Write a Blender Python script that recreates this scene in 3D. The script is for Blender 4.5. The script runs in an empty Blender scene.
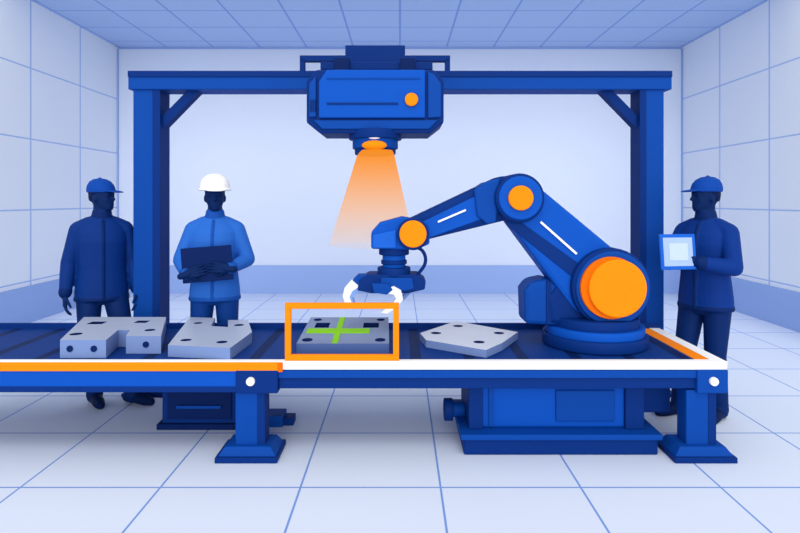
import bpy, bmesh, math
from mathutils import Vector, Matrix
from mathutils.bvhtree import BVHTree
sc = bpy.context.scene
sc.view_settings.view_transform = 'Standard'
sc.view_settings.look = 'None'
F = 600.0; H = 1.6
# blueprint helpers: drawing units -> metres on a plane at known distance Y
def X(p, Y): return (p-400)*Y/F
def Z(p, Y): return H-(p-200)*Y/F

# ------------------------------------------------ materials
def lin(h):
    h = h.lstrip('#'); o = []
    for i in (0, 2, 4):
        c = int(h[i:i+2], 16)/255
        o.append(c/12.92 if c <= .04045 else ((c+.055)/1.055)**2.4)
    return (*o, 1)
MATS = {}
def mat(name, hexc, rough=.6, spec=.08, metal=0, vary=.04):
    if name in MATS: return MATS[name]
    m = bpy.data.materials.new(name); m.use_nodes = True
    nt = m.node_tree; b = nt.nodes['Principled BSDF']
    b.inputs['Roughness'].default_value = rough
    b.inputs['Specular IOR Level'].default_value = spec
    b.inputs['Metallic'].default_value = metal
    c = lin(hexc)
    n = nt.nodes.new('ShaderNodeTexNoise'); n.inputs['Scale'].default_value = 3
    mx = nt.nodes.new('ShaderNodeMix'); mx.data_type = 'RGBA'
    mx.inputs[6].default_value = tuple(v*(1-vary) for v in c[:3])+(1,)
    mx.inputs[7].default_value = tuple(min(1, v*(1+vary)) for v in c[:3])+(1,)
    nt.links.new(n.outputs['Fac'], mx.inputs[0]); nt.links.new(mx.outputs[2], b.inputs['Base Color'])
    MATS[name] = m; return m
def gridmat(name, base, line, axes, low=None):
    """axes: (axis, spacing, offset, width); low=(z, hex) second colour under height z"""
    m = bpy.data.materials.new(name); m.use_nodes = True
    nt = m.node_tree; N = nt.nodes; L = nt.links; b = N['Principled BSDF']
    b.inputs['Roughness'].default_value = .6; b.inputs['Specular IOR Level'].default_value = .1
    g = N.new('ShaderNodeNewGeometry'); s = N.new('ShaderNodeSeparateXYZ'); L.new(g.outputs['Position'], s.inputs[0])
    def M(op, a, b_, c=None):
        n = N.new('ShaderNodeMath'); n.operation = op
        for i, v in enumerate((a, b_)):
            if v is None: continue
            if isinstance(v, (int, float)): n.inputs[i].default_value = v
            else: L.new(v, n.inputs[i])
        return n.outputs[0]
    tot = None
    for ax, sp, off, w in axes:
        t = M('DIVIDE', M('SUBTRACT', s.outputs[ax], off-sp/2-100*sp), sp)
        t = M('ABSOLUTE', M('SUBTRACT', M('FRACT', t, None), .5), None)
        t = M('LESS_THAN', t, w/sp/2)
        tot = t if tot is None else M('MAXIMUM', tot, t)
    mx = N.new('ShaderNodeMix'); mx.data_type = 'RGBA'
    mx.inputs[6].default_value = lin(base); mx.inputs[7].default_value = lin(line)
    L.new(tot, mx.inputs[0]); out = mx.outputs[2]
    if low:
        m2 = N.new('ShaderNodeMix'); m2.data_type = 'RGBA'
        L.new(M('LESS_THAN', s.outputs[2], low[0]), m2.inputs[0]); L.new(out, m2.inputs[6])
        m2.inputs[7].default_value = lin(low[1]); out = m2.outputs[2]
    L.new(out, b.inputs['Base Color']); return m

BLUE = mat('blue_paint', '#0850b8'); MID = mat('mid_blue_paint', '#1a60cc'); DARK = mat('navy_paint', '#032e78')
DEEP = mat('deep_navy', '#02205a'); FRAME = mat('frame_blue', '#06449e'); LIGHTB = mat('light_blue', '#7fa6ea')
ORANGE = mat('orange_paint', '#ff8a08'); ORD = mat('orange_edge', '#ec6c00'); WHITE = mat('white_paint', '#f6f9ff')
STEEL = mat('machined_steel', '#abb7d1', .4, .3); STEEL2 = mat('pale_steel', '#d0d7e6', .4, .3); STEEL3 = mat('steel_side_shade', '#7089be', .4, .3)  # STEEL3: darker tone for plate sides, shade put into the colour
STEEL4 = mat('dark_steel', '#7a8ab0', .4, .3); STEEL5 = mat('dark_steel_side_shade', '#4663a2', .4, .3)  # STEEL5: painted side shade of the dark steel plate
GREEN = mat('green_marker', '#86cc20'); GLASS = mat('screen_glass', '#a0baea', .2, .3)

# ------------------------------------------------ builders
def empty(name, loc):
    e = bpy.data.objects.new(name, None); e.empty_display_size = .2; e.location = loc
    sc.collection.objects.link(e); return e
def finish(name, bm, m, root, bevel=0, smooth=False, seg=2):
    bmesh.ops.recalc_face_normals(bm, faces=bm.faces[:])
    me = bpy.data.meshes.new(name); bm.to_mesh(me); bm.free()
    o = bpy.data.objects.new(name, me); sc.collection.objects.link(o)
    if m: me.materials.append(m)
    if smooth:
        for p in me.polygons: p.use_smooth = True
    if bevel:
        bv = o.modifiers.new('bevel', 'BEVEL'); bv.width = bevel; bv.segments = seg; bv.limit_method = 'ANGLE'
        bv.angle_limit = math.radians(40)
    if root:
        o.parent = root; o.matrix_parent_inverse = Matrix.Translation(-root.location)
    return o
def box(name, x0, x1, y0, y1, z0, z1, m, root=None, bevel=.006):
    bm = bmesh.new(); bmesh.ops.create_cube(bm, size=1)
    for v in bm.verts:
        v.co = Vector(((x0+x1)/2+v.co.x*(x1-x0), (y0+y1)/2+v.co.y*(y1-y0), (z0+z1)/2+v.co.z*(z1-z0)))
    return finish(name, bm, m, root, bevel)
def prism(name, pts, plane, a, b, m, root=None, bevel=.006):
    bm = bmesh.new()
    mk = (lambda p, q: (p[0], q, p[1])) if plane == 'XZ' else ((lambda p, q: (p[0], p[1], q)) if plane == 'XY' else (lambda p, q: (q, p[0], p[1])))
    lo = [bm.verts.new(mk(p, a)) for p in pts]; hi = [bm.verts.new(mk(p, b)) for p in pts]
    bm.faces.new(lo); bm.faces.new(hi[::-1]); n = len(pts)
    for i in range(n): bm.faces.new((lo[i], lo[(i+1) % n], hi[(i+1) % n], hi[i]))
    return finish(name, bm, m, root, bevel)
def cyl(name, c, axis, r, d, m, root=None, r2=None, bevel=.006, seg=48):
    bm = bmesh.new(); bmesh.ops.create_cone(bm, cap_ends=True, segments=seg, radius1=r, radius2=r if r2 is None else r2, depth=d)
    R = Vector((0, 0, 1)).rotation_difference(Vector(axis)).to_matrix().to_4x4()
    bmesh.ops.transform(bm, matrix=Matrix.Translation(c) @ R, verts=bm.verts[:])
    for f in bm.faces: f.smooth = len(f.verts) == 4
    return finish(name, bm, m, root, bevel)
def hull(c1, r1, c2, r2, n=24):
    d = Vector((c2[0]-c1[0], c2[1]-c1[1])); L = d.length; a = math.atan2(d.y, d.x); b = math.acos((r1-r2)/L)
    p = []
    for i in range(n+1):
        t = a+b+(2*math.pi-2*b)*i/n; p.append((c1[0]+r1*math.cos(t), c1[1]+r1*math.sin(t)))
    for i in range(n+1):
        t = a-b+(2*b)*i/n; p.append((c2[0]+r2*math.cos(t), c2[1]+r2*math.sin(t)))
    return p
def strip(name, p, q, w, y0, y1, m, root):
    d = Vector((q[0]-p[0], q[1]-p[1])).normalized(); n = Vector((-d.y, d.x))*w/2
    return prism(name, [(p[0]+n.x, p[1]+n.y), (q[0]+n.x, q[1]+n.y), (q[0]-n.x, q[1]-n.y), (p[0]-n.x, p[1]-n.y)], 'XZ', y0, y1, m, root, 0)
def wire(name, pts, r, m, root):
    cu = bpy.data.curves.new(name, 'CURVE'); cu.dimensions = '3D'; cu.bevel_depth = r; cu.bevel_resolution = 4
    s = cu.splines.new('NURBS'); s.points.add(len(pts)-1); s.use_endpoint_u = True; s.order_u = 3
    for i, p in enumerate(pts): s.points[i].co = (*p, 1)
    o = bpy.data.objects.new(name, cu); cu.materials.append(m); sc.collection.objects.link(o)
    o.parent = root; o.matrix_parent_inverse = Matrix.Translation(-root.location); return o
def bake(o):
    dg = bpy.context.evaluated_depsgraph_get(); me = bpy.data.meshes.new_from_object(o.evaluated_get(dg))
    o.modifiers.clear(); o.data = me
def cut(o, cutters):
    for c in cutters:
        md = o.modifiers.new('cut', 'BOOLEAN'); md.operation = 'DIFFERENCE'; md.object = c; md.solver = 'EXACT'
    bpy.context.view_layer.update(); bake(o)
    for c in cutters: bpy.data.objects.remove(c, do_unlink=True)

# ------------------------------------------------ room
YB = 10.3; XL = -4.85; XR = 4.85; ZC = 4.22; YF = 1.0
box('floor', XL-.1, XR+.1, YF, YB+.1, -.1, 0, gridmat('floor_tiles', '#d6e2f8', '#7399de', [(0, .78, .226, .012), (1, .78, 3.34, .014)]), None, 0)
wm = gridmat('wall_panels', '#f0f5fd', '#adc5f0', [(1, 1.22, 9.1, .03), (2, .93, 1.47, .018)])
box('wall_left', XL-.1, XL, 5.5, YB, 0, ZC, wm, None, 0)
box('wall_right', XR, XR+.1, 5.5, YB, 0, ZC, wm, None, 0)
box('wall_back', XL-.1, XR+.1, YB, YB+.1, 0, ZC, mat('wall_back_paint', '#e0e9f9', vary=.01), None, 0)
box('ceiling', XL-.1, XR+.1, 7.2, YB+.1, ZC, ZC+.1, gridmat('ceiling_tiles', '#b4caf2', '#88a7e2', [(0, .8, 0, .03), (1, .8, 9.1, .03)]), None, 0)
bm_ = mat('baseboard_paint', '#9db7e8')
box('baseboard_back', XL+.03, XR-.03, YB-.03, YB-.001, 0, .48, bm_, None, 0)
box('baseboard_left', XL+.001, XL+.03, 5.5, YB-.001, 0, .48, bm_, None, 0)
box('baseboard_right', XR-.03, XR-.001, 5.5, YB-.001, 0, .48, bm_, None, 0)
tm = mat('trim_paint', '#9ab6ea')
box('trim_1', XL+.03, XR-.03, YB-.03, YB-.001, ZC-.03, ZC-.001, tm, None, 0)
box('trim_2', XL+.001, XL+.025, YB-.025, YB-.001, .48, ZC-.03, tm, None, 0)
box('trim_3', XR-.025, XR-.001, YB-.025, YB-.001, .48, ZC-.03, tm, None, 0)

# ------------------------------------------------ conveyor
Y1, Y2, BT = 3.7, 4.7, .6
cv = empty('conveyor_table', (0, 4.2, 0))
XE = 2.02; XJ = -.752; XS = -3.4
beltm = gridmat('belt_slats', '#083580', '#021f56', [(0, .34, .1, .07)])
box('belt', XS, XE-.12, Y1+.05, Y2-.03, BT-.06, BT-.002, beltm, cv, 0)
box('rear_rail', XS, XE, Y2-.03, Y2, .42, .64, DARK, cv)
box('front_rim_white', XJ, XE, Y1, Y1+.055, .553, BT+.004, WHITE, cv, .004)
box('front_rim_orange', XS, XJ, Y1-.01, Y1+.045, .546, .600, ORANGE, cv, .004)
box('front_rim_cap', XS, XJ, Y1+.0, Y1+.05, .600, .604, WHITE, cv, 0)
box('end_rim_white', XE-.08, XE, Y1+.055, Y2, .553, BT+.004, WHITE, cv, .004)
box('end_rim_orange', XE-.17, XE-.08, Y1+.07, Y2-.04, .553, BT+.002, ORANGE, cv, .003)
box('joint_block', XJ-.0, XJ+.03, Y1-.012, Y1+.02, .54, .6, ORD, cv)
box('front_beam_main', XJ, XE-.02, Y1+.02, Y1+.1, .43, .553, DARK, cv)
box('front_beam_main_lip', XJ, XE-.02, Y1+.005, Y1+.03, .50, .548, FRAME, cv, .003)
box('front_beam_feed', XS, XJ-.2, Y1, Y1+.1, .415, .553, BLUE, cv)
box('front_beam_feed_lip', XS, XJ-.2, Y1-.006, Y1+.03, .415, .45, DARK, cv, .003)
box('corner_block_joint', XJ-.26, XJ, Y1-.012, Y1+.12, .41, .553, DARK, cv)
box('corner_block_end', XE-.19, XE, Y1-.01, Y1+.14, .41, .553, FRAME, cv)
box('end_beam', XE-.06, XE-.005, Y1+.1, Y2, .43, .553, BLUE, cv)
box('rear_beam', XS, XE-.06, Y2-.09, Y2-.03, .5, .54, DARK, cv)
for i, (px, c) in enumerate([(251, DARK), (713, FRAME)]):
    cyl('bolt_%d' % i, (X(px, 3.69), 3.68, Z(381, 3.69)), (0, 1, 0), .026, .03, WHITE, cv)
def leg(tag, xc, ya):
    box('leg_'+tag, xc-.085, xc+.075, ya, ya+.13, .08, .42, FRAME, cv)
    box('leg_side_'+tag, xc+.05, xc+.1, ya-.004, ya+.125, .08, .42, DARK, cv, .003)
    bm = bmesh.new(); bmesh.ops.create_cube(bm, size=1)
    for v in bm.verts:
        t = v.co.z > 0
        v.co = Vector((xc+v.co.x*(.28 if t else .36), ya+.065+v.co.y*(.2 if t else .25), .085 if t else .03))
    finish('foot_'+tag, bm, FRAME, cv, .004)
    box('foot_plate_'+tag, xc-.19, xc+.19, ya-.08, ya+.21, 0, .035, DARK, cv, .004)
leg('joint', X(249, 3.72), 3.72); leg('end', X(700, 3.72), 3.72)
leg('feed', -3.1, 3.75)

# ------------------------------------------------ machine under the table
dr = empty('drive_unit', (1.0, 4.1, 0))
box('base', .40, 1.62, 3.76, 4.4, 0, .12, DARK, dr, .012)
box('base_lip', .38, 1.64, 3.74, 4.42, .1, .135, FRAME, dr, .006)
box('body', .5, 1.5, 3.86, 4.3, .135, .53, BLUE, dr, .015)
box('column_left', .44, .53, 3.83, 4.32, .135, .46, DARK, dr)
box('column_right', 1.44, 1.56, 3.83, 4.32, .135, .46, DARK, dr)
box('column_inset', .57, .6, 3.845, 3.88, .15, .42, FRAME, dr, 0)
box('panel', 1.0, 1.38, 3.845, 3.87, .18, .38, FRAME, dr)
box('end_flange', 1.56, 1.78, 3.95, 4.25, .2, .40, DARK, dr)
cyl('duct_stub', (.37, 4.1, .17), (1, 0, 0), .05, .14, FRAME, dr)
cyl('duct_collar', (.33, 4.1, .17), (1, 0, 0), .075, .06, DARK, dr)
cb = empty('tool_cabinet', (-1.42, 4.3, 0))
box('carcass', X(162, 4.2), X(238, 4.2), 4.2, 4.5, .03, .38, DARK, cb, .008)
box('plinth', X(158, 4.2), X(242, 4.2), 4.17, 4.5, 0, .04, DEEP, cb, .004)
box('drawer', X(168, 4.2), X(232, 4.2), 4.185, 4.2, .07, .30, DEEP, cb, .004)
box('handle', X(178, 4.2), X(222, 4.2), 4.165, 4.185, .15, .17, FRAME, cb, .002)
box('side_motor', X(238, 4.2), X(282, 4.2), 4.22, 4.38, 0, .08, FRAME, cb, .006)
box('side_motor_end', X(278, 4.2), X(292, 4.2), 4.25, 4.36, 0, .055, DARK, cb, .006)

# ------------------------------------------------ gantry
ga = empty('gantry_frame', (0, 5.0, 0))
for s, (a, b) in (('left', (133, 160)), ('right', (640, 664))):
    xa, xb = X(a, 4.9), X(b, 4.9)
    box('post_'+s, xa, xb, 4.9, 5.1, 0, 2.51, FRAME, ga)
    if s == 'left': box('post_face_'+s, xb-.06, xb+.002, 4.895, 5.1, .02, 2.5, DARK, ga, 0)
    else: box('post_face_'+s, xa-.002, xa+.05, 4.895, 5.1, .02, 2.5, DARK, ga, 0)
    box('post_foot_'+s, xa-.08, xb+.08, 4.86, 5.14, 0, .03, DARK, ga)
box('beam', X(128, 4.88), X(672, 4.88), 4.88, 5.12, 2.5, 2.64, FRAME, ga)
box('beam_top', X(128, 4.88)-.0, X(672, 4.88), 4.87, 5.13, 2.6, 2.65, DARK, ga, .004)
strip('brace_left', (X(155, 4.95), Z(130, 4.95)), (X(196, 4.95), Z(88, 4.95)), .075, 4.95, 5.05, DARK, ga)
strip('brace_right', (X(645, 4.95), Z(130, 4.95)), (X(604, 4.95), Z(88, 4.95)), .075, 4.95, 5.05, DARK, ga)

# ------------------------------------------------ scanner
sn = empty('inspection_camera', (-.18, 4.55, 2.1))
ys = 4.4
def S(px, py): return (X(px, ys), Z(py, ys))
prism('body', [S(306, 80), S(316, 69), S(434, 69), S(444, 80), S(444, 122), S(430, 133), S(320, 133), S(306, 122)], 'XZ', 4.42, 4.82, DARK, sn, .012)
prism('front_face', [S(327, 70), S(425, 70), S(425, 118), S(319, 118), S(319, 82)], 'XZ', 4.385, 4.43, BLUE, sn, .008)
prism('right_cheek', [S(428, 72), S(434, 74), S(441, 84), S(441, 117), S(428, 118)], 'XZ', 4.395, 4.43, FRAME, sn, .006)
prism('left_cheek', [S(309, 84), S(316, 76), S(316, 117), S(309, 117)], 'XZ', 4.395, 4.43, FRAME, sn, .006)
prism('lower_trim', [S(313, 120), S(438, 120), S(429, 129), S(322, 129)], 'XZ', 4.40, 4.44, FRAME, sn, .006)
strip('face_groove', S(327, 104), S(398, 104), .014, 4.378, 4.39, DARK, sn)
strip('face_groove_2', S(327, 79), S(420, 79), .008, 4.378, 4.39, FRAME, sn)
for i in range(3): strip('cheek_slot_%d' % i, S(311+i*2.2, 100), S(311+i*2.2, 112), .008, 4.39, 4.40, DEEP, sn)
cyl('status_button', (X(411.5, 4.37), 4.375, Z(99.5, 4.37)), (0, 1, 0), .048, .03, ORANGE, sn)
xc = X(375, 4.5)
cyl('lens_mount', (xc, 4.56, 2.09), (0, 0, 1), .20, .07, DARK, sn)
cyl('lens_barrel', (xc, 4.55, 2.03), (0, 0, 1), .172, .09, FRAME, sn)
cyl('lens_ring', (xc, 4.54, 1.975), (0, -.2, 1), .155, .06, DARK, sn)
bm = bmesh.new(); bmesh.ops.create_uvsphere(bm, u_segments=32, v_segments=16, radius=1)
bmesh.ops.transform(bm, matrix=Matrix.Translation((xc, 4.385, 2.0)) @ Matrix.Diagonal((.092, .03, .036, 1)), verts=bm.verts[:])
finish('lens_glow', bm, ORANGE, sn, smooth=True)
bm = bmesh.new(); bmesh.ops.create_uvsphere(bm, u_segments=24, v_segments=12, radius=1)
bmesh.ops.transform(bm, matrix=Matrix.Translation((xc, 4.385, 2.056)) @ Matrix.Diagonal((.042, .02, .013, 1)), verts=bm.verts[:])
finish('indicator_lamp', bm, WHITE, sn, smooth=True)
box('hanger_left', X(335, 4.6), X(350, 4.6), 4.55, 4.9, 2.54, 2.68, DEEP, sn)
box('hanger_right', X(400, 4.6), X(415, 4.6), 4.55, 4.9, 2.54, 2.68, DEEP, sn)
box('hanger_plate', X(322, 4.7), X(432, 4.7), 4.6, 4.86, 2.6, 2.66, DARK, sn)
box('carriage', X(335, 4.95), X(416, 4.95), 4.85, 5.1, 2.65, 2.76, DARK, sn)
box('carriage_cap', X(346, 4.95), X(405, 4.95), 4.88, 5.08, 2.76, 2.86, DARK, sn)
box('bracket_bar', X(300, 4.95), X(450, 4.95), 4.93, 4.99, 2.74, 2.79, DARK, sn)
box('bracket_end_left', X(300, 4.95), X(305, 4.95), 4.93, 4.99, 2.65, 2.76, DARK, sn)
box('bracket_end_right', X(445, 4.95), X(450, 4.95), 4.93, 4.99, 2.65, 2.76, DARK, sn)

# light cone from the scanner
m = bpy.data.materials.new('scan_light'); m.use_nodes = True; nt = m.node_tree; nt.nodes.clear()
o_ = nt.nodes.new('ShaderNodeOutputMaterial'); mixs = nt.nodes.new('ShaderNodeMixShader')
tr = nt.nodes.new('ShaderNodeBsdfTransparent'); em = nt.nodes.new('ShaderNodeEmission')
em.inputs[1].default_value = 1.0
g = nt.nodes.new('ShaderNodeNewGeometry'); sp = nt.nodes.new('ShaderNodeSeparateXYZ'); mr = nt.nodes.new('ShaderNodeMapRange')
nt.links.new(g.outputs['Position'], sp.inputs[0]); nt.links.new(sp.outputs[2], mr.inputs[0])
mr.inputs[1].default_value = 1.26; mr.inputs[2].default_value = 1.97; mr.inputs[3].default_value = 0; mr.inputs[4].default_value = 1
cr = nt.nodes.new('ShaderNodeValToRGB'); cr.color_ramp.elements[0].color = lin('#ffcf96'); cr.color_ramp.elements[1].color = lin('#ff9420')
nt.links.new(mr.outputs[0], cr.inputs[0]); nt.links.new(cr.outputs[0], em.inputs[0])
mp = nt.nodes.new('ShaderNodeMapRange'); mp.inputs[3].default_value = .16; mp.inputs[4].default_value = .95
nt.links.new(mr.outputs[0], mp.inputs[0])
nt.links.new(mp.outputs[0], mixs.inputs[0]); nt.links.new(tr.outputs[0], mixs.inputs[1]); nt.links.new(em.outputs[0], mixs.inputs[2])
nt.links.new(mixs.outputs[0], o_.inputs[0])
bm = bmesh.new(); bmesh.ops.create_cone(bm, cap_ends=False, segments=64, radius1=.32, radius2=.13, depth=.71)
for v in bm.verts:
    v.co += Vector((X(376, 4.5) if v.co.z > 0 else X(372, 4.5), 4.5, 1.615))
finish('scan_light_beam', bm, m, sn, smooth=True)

# ------------------------------------------------ parts on the belt
def drill(o, holes, z0, z1, zt):
    cs = []
    for h in holes:
        if len(h) == 3: cs.append(cyl('c', (h[0], h[1], (z0+z1)/2), (0, 0, 1), h[2], z1-z0, None, None, bevel=0, seg=24))
        else: cs.append(box('c', h[0], h[1], h[2], h[3], z0, z1, None, None, 0))
    cut(o, cs)
    for p in o.data.polygons:
        c = p.center
        if p.normal.z > .9 and abs(c.z-zt) < .001: continue
        for h in holes:
            ins = ((c.x-h[0])**2+(c.y-h[1])**2)**.5 < h[2]*1.05 if len(h) == 3 else (h[0]-.002 < c.x < h[1]+.002 and h[2]-.002 < c.y < h[3]+.002)
            if ins: p.material_index = 2  # hole insides coloured navy, painting the shade of the recess
def TP(px, py, z):   # point on the horizontal plane z
    Y = (H-z)*F/(py-200); return (X(px, Y), Y)
# U-shaped bracket
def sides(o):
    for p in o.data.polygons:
        if abs(p.normal.z) < .5: p.material_index = 1  # upright faces get the darker steel as painted shade
def plate(name, u, zt, top, side, holes, zc):
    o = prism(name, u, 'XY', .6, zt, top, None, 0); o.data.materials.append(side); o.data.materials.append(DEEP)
    sides(o); drill(o, holes, zc, .8, zt); return o
zt = .715
u = [TP(60, 340, zt), TP(106, 340, zt), TP(118, 330, zt), TP(130, 330, zt), TP(126, 336, zt), TP(161, 336, zt), TP(166, 317, zt), TP(84, 317, zt)]
a = TP(76, 334, zt); b = TP(96, 323, zt); c = TP(150, 330, zt); d = TP(142, 322, zt)
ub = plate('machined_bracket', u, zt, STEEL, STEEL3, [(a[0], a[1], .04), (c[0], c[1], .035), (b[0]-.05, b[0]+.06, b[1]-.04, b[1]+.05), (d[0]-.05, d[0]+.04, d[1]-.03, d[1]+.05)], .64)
for nm, px, py in (('front_bore_disc_1', 70, 340), ('front_bore_disc_2', 146, 336), ('front_bore_disc_3', 94, 340)):
    Yf = TP(80, py, zt)[1]
    cyl(nm, (X(px, Yf), Yf+.004, .66), (0, 1, 0), .02, .02, DEEP, ub, bevel=0)  # dark discs painted as shaded bores, nothing is drilled here
# stepped plate
zt = .675
u = [TP(168, 345, zt), TP(230, 348, zt), TP(252, 332, zt), TP(248, 320, zt), TP(228, 320, zt), TP(228, 327, zt), TP(211, 326, zt), TP(215, 318, zt), TP(190, 317, zt)]
hs = [(*TP(186, 340, zt), .036), (*TP(222, 342, zt), .036), (*TP(239, 325, zt), .036), (*TP(198, 323, zt), .032)]
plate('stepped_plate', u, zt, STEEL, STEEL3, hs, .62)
# inspected plate: slightly wedge shaped so the rear sits higher
zt = .665
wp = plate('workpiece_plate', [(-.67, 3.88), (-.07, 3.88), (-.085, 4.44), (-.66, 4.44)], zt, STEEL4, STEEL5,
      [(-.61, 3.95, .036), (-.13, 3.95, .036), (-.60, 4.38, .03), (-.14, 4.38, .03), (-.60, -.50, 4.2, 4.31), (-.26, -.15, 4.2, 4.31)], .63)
def wedge(y): return (.072+(y-3.88)*.108)/.065
for v in wp.data.vertices: v.co.z = .6+(v.co.z-.6)*wedge(v.co.y)
def mark(name, xa, xb, ya, yb, h=.004):
    bm = bmesh.new(); vs = []
    for y in (ya, yb):
        for x in (xa, xb):
            for dz in (-.0005, h): vs.append(bm.verts.new((x, y, .6+.065*wedge(y)+dz)))
    bmesh.ops.convex_hull(bm, input=vs); o = finish(name, bm, GREEN, None)
    o.parent = wp; return o
x0 = X(338, 4.1)
mark('crosshair_vertical', x0-.02, x0+.02, 3.885, 4.43)
mark('crosshair_horizontal', x0-.215, x0+.215, 4.08, 4.17, .0052)
# right plate
zt = .65
u = [TP(420, 333, zt), TP(456, 321, zt), TP(518, 332, zt), TP(502, 343, zt), TP(486, 350, zt), TP(426, 340, zt)]
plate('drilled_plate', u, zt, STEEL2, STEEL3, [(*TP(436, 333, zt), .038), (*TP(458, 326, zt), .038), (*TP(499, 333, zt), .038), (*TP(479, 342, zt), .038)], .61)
# orange frame
fr = empty('inspection_frame', (-.35, 3.73, .604))
xa, xb, za, zb, w = X(285, 3.72), X(399, 3.72), .604, Z(303, 3.72), .036
box('bar_bottom', xa, xb, 3.715, 3.745, za, za+w, ORANGE, fr, .002); box('bar_top', xa, xb, 3.715, 3.745, zb-w, zb, ORANGE, fr, .002)
box('bar_left', xa, xa+w, 3.715, 3.745, za+w, zb-w, ORANGE, fr, 0); box('bar_right', xb-w, xb, 3.715, 3.745, za+w, zb-w, ORANGE, fr, 0)

# ------------------------------------------------ robot arm
rb = empty('robot_arm', (1.36, 4.2, .6))
xb0 = X(594, 4.2)
cyl('base_flange', (xb0, 4.2, .64), (0, 0, 1), .355, .08, DARK, rb, bevel=.01)
cyl('base_ring', (xb0, 4.2, .705), (0, 0, 1), .335, .06, BLUE, rb, bevel=.01)
cyl('turret', (xb0, 4.2, .76), (0, 0, 1), .30, .08, DARK, rb, bevel=.01)
def R(px, py, Y=4.05): return (X(px, Y), Z(py, Y))
prism('shoulder_yoke', [R(552, 325), R(548, 300), R(575, 262), R(640, 262), R(652, 300), R(640, 328)], 'XZ', 4.08, 4.38, DARK, rb, .03)
prism('motor_housing', [R(527, 326), R(526, 292), R(533, 283), R(548, 280), R(566, 284), R(566, 328)], 'XZ', 4.1, 4.36, FRAME, rb, .03)
prism('housing_band', [R(548, 326), R(548, 282), R(553, 282), R(553, 326)], 'XZ', 4.09, 4.36, DARK, rb, .003)
sh = R(612, 288, 4.0); cyl('shoulder_drum', (sh[0], 4.19, sh[1]), (0, 1, 0), .265, .38, DARK, rb, bevel=.02)
cyl('shoulder_ring', (sh[0], 4.0, sh[1]), (0, 1, 0), .245, .06, FRAME, rb, bevel=.01)
od = R(615, 288, 3.95)
cyl('shoulder_cap_edge', (od[0]-.022, 3.965, od[1]), (0, 1, 0), .205, .05, ORD, rb, bevel=.006)  # darker orange edge paints the side shading of the cap
cyl('shoulder_cap', (od[0]+.008, 3.935, od[1]), (0, 1, 0), .19, .05, ORANGE, rb, bevel=.01)
el = R(520, 198, 4.0); sh2 = R(600, 284, 4.05)
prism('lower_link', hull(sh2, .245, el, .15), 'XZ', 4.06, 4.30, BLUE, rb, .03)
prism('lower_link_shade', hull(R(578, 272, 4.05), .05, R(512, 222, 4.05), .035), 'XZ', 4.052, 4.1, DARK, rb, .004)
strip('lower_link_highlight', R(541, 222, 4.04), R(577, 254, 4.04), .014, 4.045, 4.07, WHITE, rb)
cyl('elbow_drum', (el[0], 4.17, el[1]), (0, 1, 0), .165, .36, DARK, rb, bevel=.02)
cyl('elbow_ring', (el[0], 3.995, el[1]), (0, 1, 0), .145, .05, BLUE, rb, bevel=.01)
cyl('elbow_cap', (X(521, 3.95), 3.96, Z(198, 3.95)), (0, 1, 0), .082, .04, ORANGE, rb, bevel=.008)
wr = R(413, 234, 4.02); uw = R(415, 230, 4.08); ue = R(505, 198, 4.08)
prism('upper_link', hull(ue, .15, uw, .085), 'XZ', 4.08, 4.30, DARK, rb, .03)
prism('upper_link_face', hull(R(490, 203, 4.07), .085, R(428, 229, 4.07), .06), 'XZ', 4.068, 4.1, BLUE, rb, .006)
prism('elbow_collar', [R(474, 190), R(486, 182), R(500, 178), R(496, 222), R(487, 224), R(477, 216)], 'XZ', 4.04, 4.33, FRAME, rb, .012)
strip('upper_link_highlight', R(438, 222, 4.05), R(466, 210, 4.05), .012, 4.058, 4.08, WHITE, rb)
prism('wrist_head', [R(371, 249), R(371, 232), R(379, 223), R(402, 217), R(428, 222), R(430, 244), R(416, 250)], 'XZ', 4.05, 4.33, BLUE, rb, .015)
prism('wrist_face', [R(373, 248), R(373, 235), R(396, 230), R(396, 248)], 'XZ', 4.035, 4.06, MID, rb, .006)
cyl('wrist_ring', (wr[0], 4.03, wr[1]), (0, 1, 0), .108, .06, DARK, rb, bevel=.008)
cyl('wrist_cap', (X(413, 3.98), 3.985, Z(234, 3.98)), (0, 1, 0), .09, .04, ORANGE, rb, bevel=.008)
xn = X(394, 4.18)
cyl('tool_collar', (xn, 4.18, 1.245), (0, 0, 1), .105, .05, DARK, rb)
cyl('tool_neck', (xn, 4.18, 1.18), (0, 0, 1), .08, .10, BLUE, rb)
cyl('tool_band', (xn, 4.18, 1.17), (0, 0, 1), .09, .03, DARK, rb)
cyl('tool_flange', (xn, 4.18, 1.105), (0, 0, 1), .115, .06, DARK, rb)
prism('gripper_body', [R(357, 291), R(359, 280), R(368, 275), R(418, 275), R(426, 281), R(425, 290), R(408, 294), R(372, 294)], 'XZ', 4.07, 4.29, DARK, rb, .008)
prism('gripper_face', [R(380, 291), R(381, 278), R(412, 278), R(414, 289), R(405, 291)], 'XZ', 4.055, 4.09, FRAME, rb, .004)
prism('finger_left', [R(358, 280), R(350, 282), R(344, 289), R(342, 297), R(345, 306), R(350, 311), R(352, 306), R(349, 298), R(352, 292), R(360, 287)], 'XZ', 4.09, 4.16, WHITE, rb, .002)
prism('finger_left_link', [R(374, 276), R(357, 276), R(352, 281), R(358, 286), R(374, 290)], 'XZ', 4.08, 4.2, FRAME, rb, .004)
prism('finger_left_inner', [R(352, 292), R(360, 287), R(361, 291), R(355, 295), R(352, 299), R(354, 305), R(352, 306), R(349, 298)], 'XZ', 4.095, 4.155, LIGHTB, rb, .001)
prism('finger_right', [R(386, 288), R(394, 286), R(401, 290), R(403, 299), R(397, 307), R(387, 313), R(381, 312), R(392, 304), R(396, 298), R(394, 294), R(387, 293)], 'XZ', 4.02, 4.09, WHITE, rb, .002)
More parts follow.
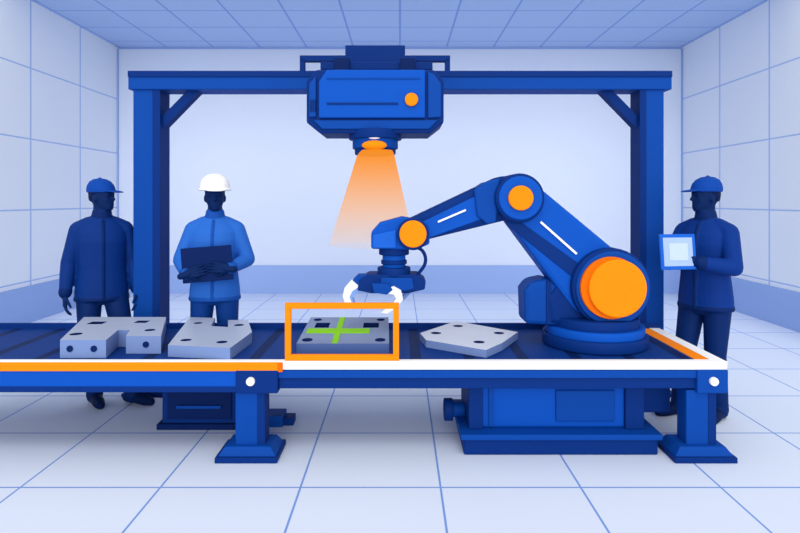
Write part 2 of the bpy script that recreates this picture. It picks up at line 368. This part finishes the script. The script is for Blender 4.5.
prism('finger_right_link', [R(372, 283), R(388, 283), R(393, 289), R(387, 294), R(374, 292)], 'XZ', 4.015, 4.1, FRAME, rb, .004)
prism('finger_back', [R(404, 291), R(412, 289), R(411, 296), R(404, 304), R(401, 302), R(405, 297)], 'XZ', 4.18, 4.26, LIGHTB, rb, .003)
wire('cable', [(*R(407, 246), 0)[:1]+(4.12, R(407, 246)[1]), (R(420, 247)[0], 4.1, R(420, 247)[1]), (R(427, 258)[0], 4.1, R(427, 258)[1]), (R(424, 270)[0], 4.12, R(424, 270)[1]), (R(414, 280)[0], 4.14, R(414, 280)[1])], .012, DARK, rb)

# ------------------------------------------------ people
def add_seg(bm, a, b, ra, rb_):
    a = Vector(a); b = Vector(b); d = b-a
    Rm = Vector((0, 0, 1)).rotation_difference(d).to_matrix().to_4x4()
    bmesh.ops.create_cone(bm, cap_ends=True, segments=20, radius1=ra, radius2=rb_, depth=d.length, matrix=Matrix.Translation((a+b)/2) @ Rm)
    for p, r in ((a, ra), (b, rb_)):
        bmesh.ops.create_icosphere(bm, subdivisions=2, radius=r, matrix=Matrix.Translation(p))
def add_ell(bm, c, r, rot=None):
    M = Matrix.Translation(c) @ (rot or Matrix.Identity(4)) @ Matrix.Diagonal((*r, 1))
    bmesh.ops.create_uvsphere(bm, u_segments=24, v_segments=14, radius=1, matrix=M)
def add_rings(bm, rings, n=32, xf=None):
    L = []
    for z, cx, rx, ry in rings:
        r = []
        for i in range(n):
            t = 2*math.pi*i/n; p = Vector((cx+rx*math.cos(t), ry*math.sin(t), z))
            r.append(bm.verts.new(xf @ p if xf else p))
        L.append(r)
    bm.faces.new(L[0][::-1]); bm.faces.new(L[-1])
    for a, b in zip(L, L[1:]):
        for i in range(n): bm.faces.new((a[i], a[(i+1) % n], b[(i+1) % n], b[i]))
def fuse(name, regions, voxel, root, xf, smooth_it=4, floor=False):
    allb = bmesh.new(); trees = []; mats = []
    for bm, m in regions:
        bmesh.ops.recalc_face_normals(bm, faces=bm.faces[:])
        trees.append(BVHTree.FromBMesh(bm)); mats.append(m)
        t = bpy.data.meshes.new('t'); bm.to_mesh(t); allb.from_mesh(t); bm.free(); bpy.data.meshes.remove(t)
    me = bpy.data.meshes.new(name); allb.to_mesh(me); allb.free()
    o = bpy.data.objects.new(name, me); sc.collection.objects.link(o)
    r = o.modifiers.new('r', 'REMESH'); r.mode = 'VOXEL'; r.voxel_size = voxel
    s = o.modifiers.new('s', 'SMOOTH'); s.factor = .5; s.iterations = smooth_it
    bpy.context.view_layer.update(); bake(o); me = o.data; me.materials.clear()
    for m in mats: me.materials.append(m)
    for p in me.polygons:
        best = 9; bi = 0
        for i, t in enumerate(trees):
            q = t.find_nearest(p.center, best)
            if q[0] is not None and q[3] < best: best = q[3]; bi = i
        p.material_index = bi; p.use_smooth = True
    if floor:
        for v in me.vertices: v.co.z = max(v.co.z, .002)
    me.transform(xf)
    o.parent = root; o.matrix_parent_inverse = Matrix.Translation(-root.location); return o
def hand(name, root, xf, m, wrist, d, n, side, curl=.5):
    """d finger direction, n palm-facing direction, side +-1 thumb side along w"""
    bm = bmesh.new(); wr = Vector(wrist); d = Vector(d).normalized(); n = Vector(n); n = (n-d*n.dot(d)).normalized(); w = d.cross(n)
    lens = [.072, .082, .076, .060]
    for i in range(4):
        off = (i-1.5)*.0215*(-side)
        k = wr+d*(.088-abs(i-1.2)*.004)+w*off
        add_seg(bm, wr+w*off*.6, k, .016, .013)
        p = k; ang = 0; dd = d+w*off*1.2
        for j, f in enumerate((.45, .31, .24)):
            ang += curl*(.6 if j == 0 else .8)
            v = (dd.normalized()*math.cos(ang)+n*math.sin(ang))*lens[i]*f
            add_seg(bm, p, p+v, .0092-.0008*j, .0086-.0009*j); p = p+v
    tb = wr+d*.02+w*side*.022
    t1 = tb+(d*.6+w*side*.75+n*.25).normalized()*.04; t2 = t1+(d*.85+w*side*.35+n*.4).normalized()*.03; t3 = t2+(d+n*.5).normalized()*.024
    add_seg(bm, tb, t1, .016, .012); add_seg(bm, t1, t2, .0115, .010); add_seg(bm, t2, t3, .010, .008)
    add_seg(bm, wr-d*.05, wr+d*.01, .026, .026)
    return fuse(name, [(bm, m)], .0036, root, xf, 2)
def person(name, loc, yaw, hyaw, arms, legs, mj, mp, ms, mshoe, hat, mhat, hands, mtrim):
    root = empty(name, (loc[0], loc[1], 0))
    xf = Matrix.Translation((loc[0], loc[1], 0)) @ Matrix.Rotation(math.radians(yaw), 4, 'Z')
    hx = Matrix.Rotation(math.radians(hyaw-yaw), 4, 'Z')
    skin = bmesh.new(); jack = bmesh.new(); pants = bmesh.new(); shoe = bmesh.new(); eyes = bmesh.new(); trim = bmesh.new()
    add_rings(jack, [(.80, 0, .140, .198), (.86, 0, .142, .200), (.95, 0, .136, .190), (1.05, .004, .128, .178), (1.16, .006, .130, .180), (1.27, .008, .134, .190),
                     (1.34, .002, .126, .190), (1.385, -.004, .108, .172), (1.42, -.008, .090, .140), (1.45, -.012, .076, .100), (1.475, -.014, .066, .072)])
    add_rings(trim, [(1.445, -.012, .078, .086), (1.475, -.006, .074, .077), (1.515, -.004, .070, .071), (1.518, -.004, .064, .065)])  # collar
    add_rings(trim, [(.795, 0, .146, .205), (.81, 0, .148, .207), (.828, 0, .144, .203)])  # hem band
    add_seg(trim, (.145, 0, .82), (.141, 0, .95), .009, .009); add_seg(trim, (.141, 0, .95), (.138, 0, 1.08), .009, .009)   # zip
    add_seg(trim, (.138, 0, 1.08), (.144, 0, 1.27), .009, .009); add_seg(trim, (.144, 0, 1.27), (.131, 0, 1.345), .009, .009); add_seg(trim, (.131, 0, 1.345), (.082, 0, 1.435), .009, .009)
    for i, s in enumerate((1, -1)):
        e, w_ = arms[i]; sh_ = (-.008, s*.168, 1.362)
        add_seg(jack, (-.01, s*.08, 1.41), sh_, .062, .068)
        add_seg(jack, sh_, e, .070, .060); wv = Vector(w_); ev = Vector(e)
        mid = ev.lerp(wv, .4); add_seg(jack, e, mid, .060, .056); add_seg(jack, mid, ev.lerp(wv, .96), .056, .045)
        add_seg(trim, ev.lerp(wv, .9), ev.lerp(wv, .98), .050, .049)
        kn, an, fd = legs[i]; hp = (0, s*.092, .86)
        add_seg(pants, hp, kn, .100, .075); kv = Vector(kn); av = Vector(an); cm = kv.lerp(av, .35)
        add_seg(pants, kn, cm, .073, .071); add_seg(pants, cm, av, .071, .060)
        add_seg(pants, av, av+Vector((0, 0, -.03)), .062, .062)
        f = Vector((math.cos(math.radians(fd)), math.sin(math.radians(fd)), 0)); g0 = Vector((av.x, av.y, 0))
        add_seg(shoe, g0-f*.045+Vector((0, 0, .045)), g0+f*.02+Vector((0, 0, .055)), .044, .048)
        add_seg(shoe, g0+f*.02+Vector((0, 0, .05)), g0+f*.13+Vector((0, 0, .036)), .046, .044)
        add_seg(shoe, g0+f*.13+Vector((0, 0, .034)), g0+f*.18+Vector((0, 0, .03)), .043, .033)
    add_rings(pants, [(.76, 0, .095, .15), (.82, 0, .118, .172), (.92, 0, .118, .165), (.98, 0, .11, .155)])
    add_seg(skin, (-.015, 0, 1.42), hx @ Vector((-.012, 0, 1.58)), .060, .056)
    add_rings(skin, [(1.514, .058, .026, .026), (1.522, .046, .046, .040), (1.545, .026, .072, .054), (1.575, .010, .088, .064), (1.605, .002, .095, .070), (1.635, -.004, .099, .0745),
                     (1.67, -.008, .099, .0755), (1.70, -.010, .093, .071), (1.725, -.012, .078, .060), (1.742, -.012, .054, .042), (1.75, -.012, .02, .016)], xf=hx)
    add_ell(skin, hx @ Vector((.082, 0, 1.652)), (.018, .046, .010), hx)          # brow
    add_seg(skin, hx @ Vector((.092, 0, 1.642)), hx @ Vector((.112, 0, 1.604)), .008, .0125)   # nose
    add_ell(skin, hx @ Vector((.086, 0, 1.569)), (.014, .024, .0055), hx); add_ell(skin, hx @ Vector((.084, 0, 1.557)), (.014, .021, .006), hx)
    add_ell(skin, hx @ Vector((.072, 0, 1.528)), (.022, .024, .016), hx)
    for s in (1, -1):
        add_ell(skin, hx @ Vector((-.006, s*.077, 1.612)), (.018, .010, .032), hx)
        add_ell(skin, hx @ Vector((.060, s*.040, 1.598)), (.022, .016, .018), hx)
        add_ell(eyes, hx @ Vector((.083, s*.031, 1.632)), (.010, .014, .0075), hx)
    hair = bmesh.new()
    add_rings(hair, [(1.59, -.055, .046, .058), (1.62, -.040, .066, .073), (1.66, -.022, .088, .080), (1.70, -.016, .09, .077), (1.73, -.014, .068, .056)], xf=hx)
    fuse('body', [(skin, ms), (jack, mj), (pants, mp), (shoe, mshoe), (hair, mshoe), (eyes, mshoe), (trim, mtrim)], .0075, root, xf, 3, True)
    # headwear
    hb = bmesh.new(); T = xf @ hx
    if hat == 'cap':
        add_rings(hb, [(1.663, -.010, .108, .085), (1.69, -.010, .110, .087), (1.72, -.012, .101, .081), (1.748, -.016, .080, .066), (1.766, -.018, .048, .040), (1.772, -.018, .012, .010)])
        add_ell(hb, (.095, 0, 1.672), (.085, .066, .009), Matrix.Rotation(math.radians(6), 4, 'Y'))
        add_ell(hb, (-.018, 0, 1.773), (.012, .012, .007))
        fuse('baseball_cap', [(hb, mhat)], .004, root, T @ Matrix.Translation((0, 0, -.085)) @ Matrix.Diagonal((1.05, 1.08, 1.05, 1)), 3)
    else:
        add_rings(hb, [(1.672, -.004, .132, .110), (1.680, -.004, .136, .114), (1.690, -.006, .124, .103), (1.72, -.008, .120, .100), (1.755, -.010, .103, .088), (1.782, -.012, .074, .064), (1.798, -.012, .036, .032), (1.80, -.012, .01, .01)])
        add_ell(hb, (.10, 0, 1.676), (.060, .070, .008), Matrix.Rotation(math.radians(8), 4, 'Y'))
        for yy in (-.03, 0, .03): add_ell(hb, (-.012, yy, 1.735), (.112, .008, .068 if yy == 0 else .064))
        fuse('hard_hat', [(hb, mhat)], .004, root, T @ Matrix.Translation((0, 0, -.13)) @ Matrix.Diagonal((1.08, 1.16, 1.08, 1)), 3)
    for i, hd in enumerate(hands):
        hand('hand_left' if i == 0 else 'hand_right', root, xf, ms, *hd)
    return root, xf
SK = mat('figure_navy', '#052459'); J1 = mat('jacket_navy', '#062f78'); P1 = mat('trousers_navy', '#042661'); SHOE = mat('shoe_navy', '#031b49')
J2 = mat('jacket_mid_blue', '#2866c4'); P2 = mat('trousers_blue', '#0a3a88'); CAP = mat('cap_blue', '#08429e'); J3 = mat('jacket_blue', '#063282')
TR1 = mat('jacket_trim_navy', '#042561'); TR2 = mat('jacket_trim_mid', '#174fa8')
person('standing_worker', (X(102, 4.87), 4.87), -60, -12,
       [((-.02, .232, 1.10), (.05, .255, .865)), ((-.03, -.235, 1.10), (.03, -.262, .865))],
       [((.16, .15, .48), (.27, .20, .09), 40), ((.09, -.10, .48), (.13, -.06, .09), 10)],
       J1, P1, SK, SHOE, 'cap', CAP,
       [((.055, .256, .85), (.12, 0, -1), (-.1, -1, 0), -1, .45), ((.033, -.263, .85), (.1, 0, -1), (-.1, 1, 0), 1, .45)], TR1)
r2, x2 = person('hard_hat_worker', (X(215, 4.87), 4.87), -82, -72,
       [((.03, .262, 1.12), (.235, .155, 1.07)), ((.03, -.262, 1.12), (.225, -.175, 1.03))],
       [((.04, .11, .48), (.06, .13, .09), 8), ((.04, -.11, .48), (.06, -.13, .09), -8)],
       J2, P2, SK, SHOE, 'hard', WHITE,
       [((.262, .135, 1.07), (-.0, -1, .12), (-1, 0, 0), 1, .22), ((.262, -.165, 1.03), (0, 1, .3), (-1, 0, 0), -1, .25)], TR2)
# clipboard held in front of the chest
cl = empty('clipboard', x2 @ Vector((.235, -.02, 1.1)))
C = x2 @ Matrix.Translation((.236, -.02, 1.10)) @ Matrix.Rotation(math.radians(4), 4, 'X')
def lbox(name, M, sx, sy, sz, c, m, root, bev=.003):
    bm = bmesh.new(); bmesh.ops.create_cube(bm, size=1)
    for v in bm.verts: v.co = M @ Vector((c[0]+v.co.x*sx, c[1]+v.co.y*sy, c[2]+v.co.z*sz))
    return finish(name, bm, m, root, bev)
lbox('board', C, .01, .38, .27, (0, 0, .005), DEEP, cl); lbox('paper', C, .004, .34, .22, (-.007, 0, 0), WHITE, cl, 0); lbox('clip', C, .02, .1, .02, (-.008, 0, .12), DARK, cl)
r3, x3 = person('tablet_worker', (2.275, 4.47), 214, 186,
       [((.07, .245, 1.12), (.275, .11, 1.16)), ((.09, -.24, 1.12), (.30, -.10, 1.14))],
       [((.03, .09, .48), (-.01, .10, .09), 10), ((.08, -.11, .48), (.14, -.12, .09), -20)],
       J3, P1, SK, SHOE, 'cap', CAP,
       [((.285, .095, 1.165), (.75, -.65, .1), (-.5, -.6, .0), 1, .2), ((.31, -.09, 1.15), (.6, .3, .25), (.3, .9, 0), -1, .3)], TR1)
T0 = Vector((1.955, 4.225, 1.235))
tb = empty('tablet', T0); C = Matrix.Translation(T0) @ Matrix.Rotation(math.radians(8), 4, 'Z') @ Matrix.Rotation(math.radians(-6), 4, 'X')
lbox('case', C, .27, .016, .25, (0, 0, 0), MID, tb, .006); lbox('screen', C, .22, .004, .20, (-.002, -.009, 0), GLASS, tb, 0)
lbox('screen_graphic', C, .14, .003, .12, (.0, -.012, 0), mat('screen_graphic', '#bccff2'), tb, 0)

# ------------------------------------------------ light
w = bpy.data.worlds.new('world'); sc.world = w; w.use_nodes = True
w.node_tree.nodes['Background'].inputs[0].default_value = (1, .99, .97, 1); w.node_tree.nodes['Background'].inputs[1].default_value = .9
def sun(name, d, s, ang, c=(1, 1, 1)):
    l = bpy.data.lights.new(name, 'SUN'); l.energy = s; l.angle = math.radians(ang); l.color = c
    o = bpy.data.objects.new(name, l); o.rotation_euler = Vector(d).to_track_quat('-Z', 'Y').to_euler(); o.location = (0, -2, 5); sc.collection.objects.link(o)
sun('key_sun', (.05, .6, -1), .7, 25, (1, .98, .95)); sun('fill_sun', (-.05, 1, -.22), 1.4, 45, (1, .98, .95))  # the low wide sun is an added fill for back wall and fronts
cam = bpy.data.cameras.new('camera'); co = bpy.data.objects.new('camera', cam); sc.collection.objects.link(co)
co.location = (0, 0, H); co.rotation_euler = (math.radians(90), 0, 0); cam.lens = 27; cam.sensor_width = 36; cam.shift_y = -66.5/800
sc.camera = co
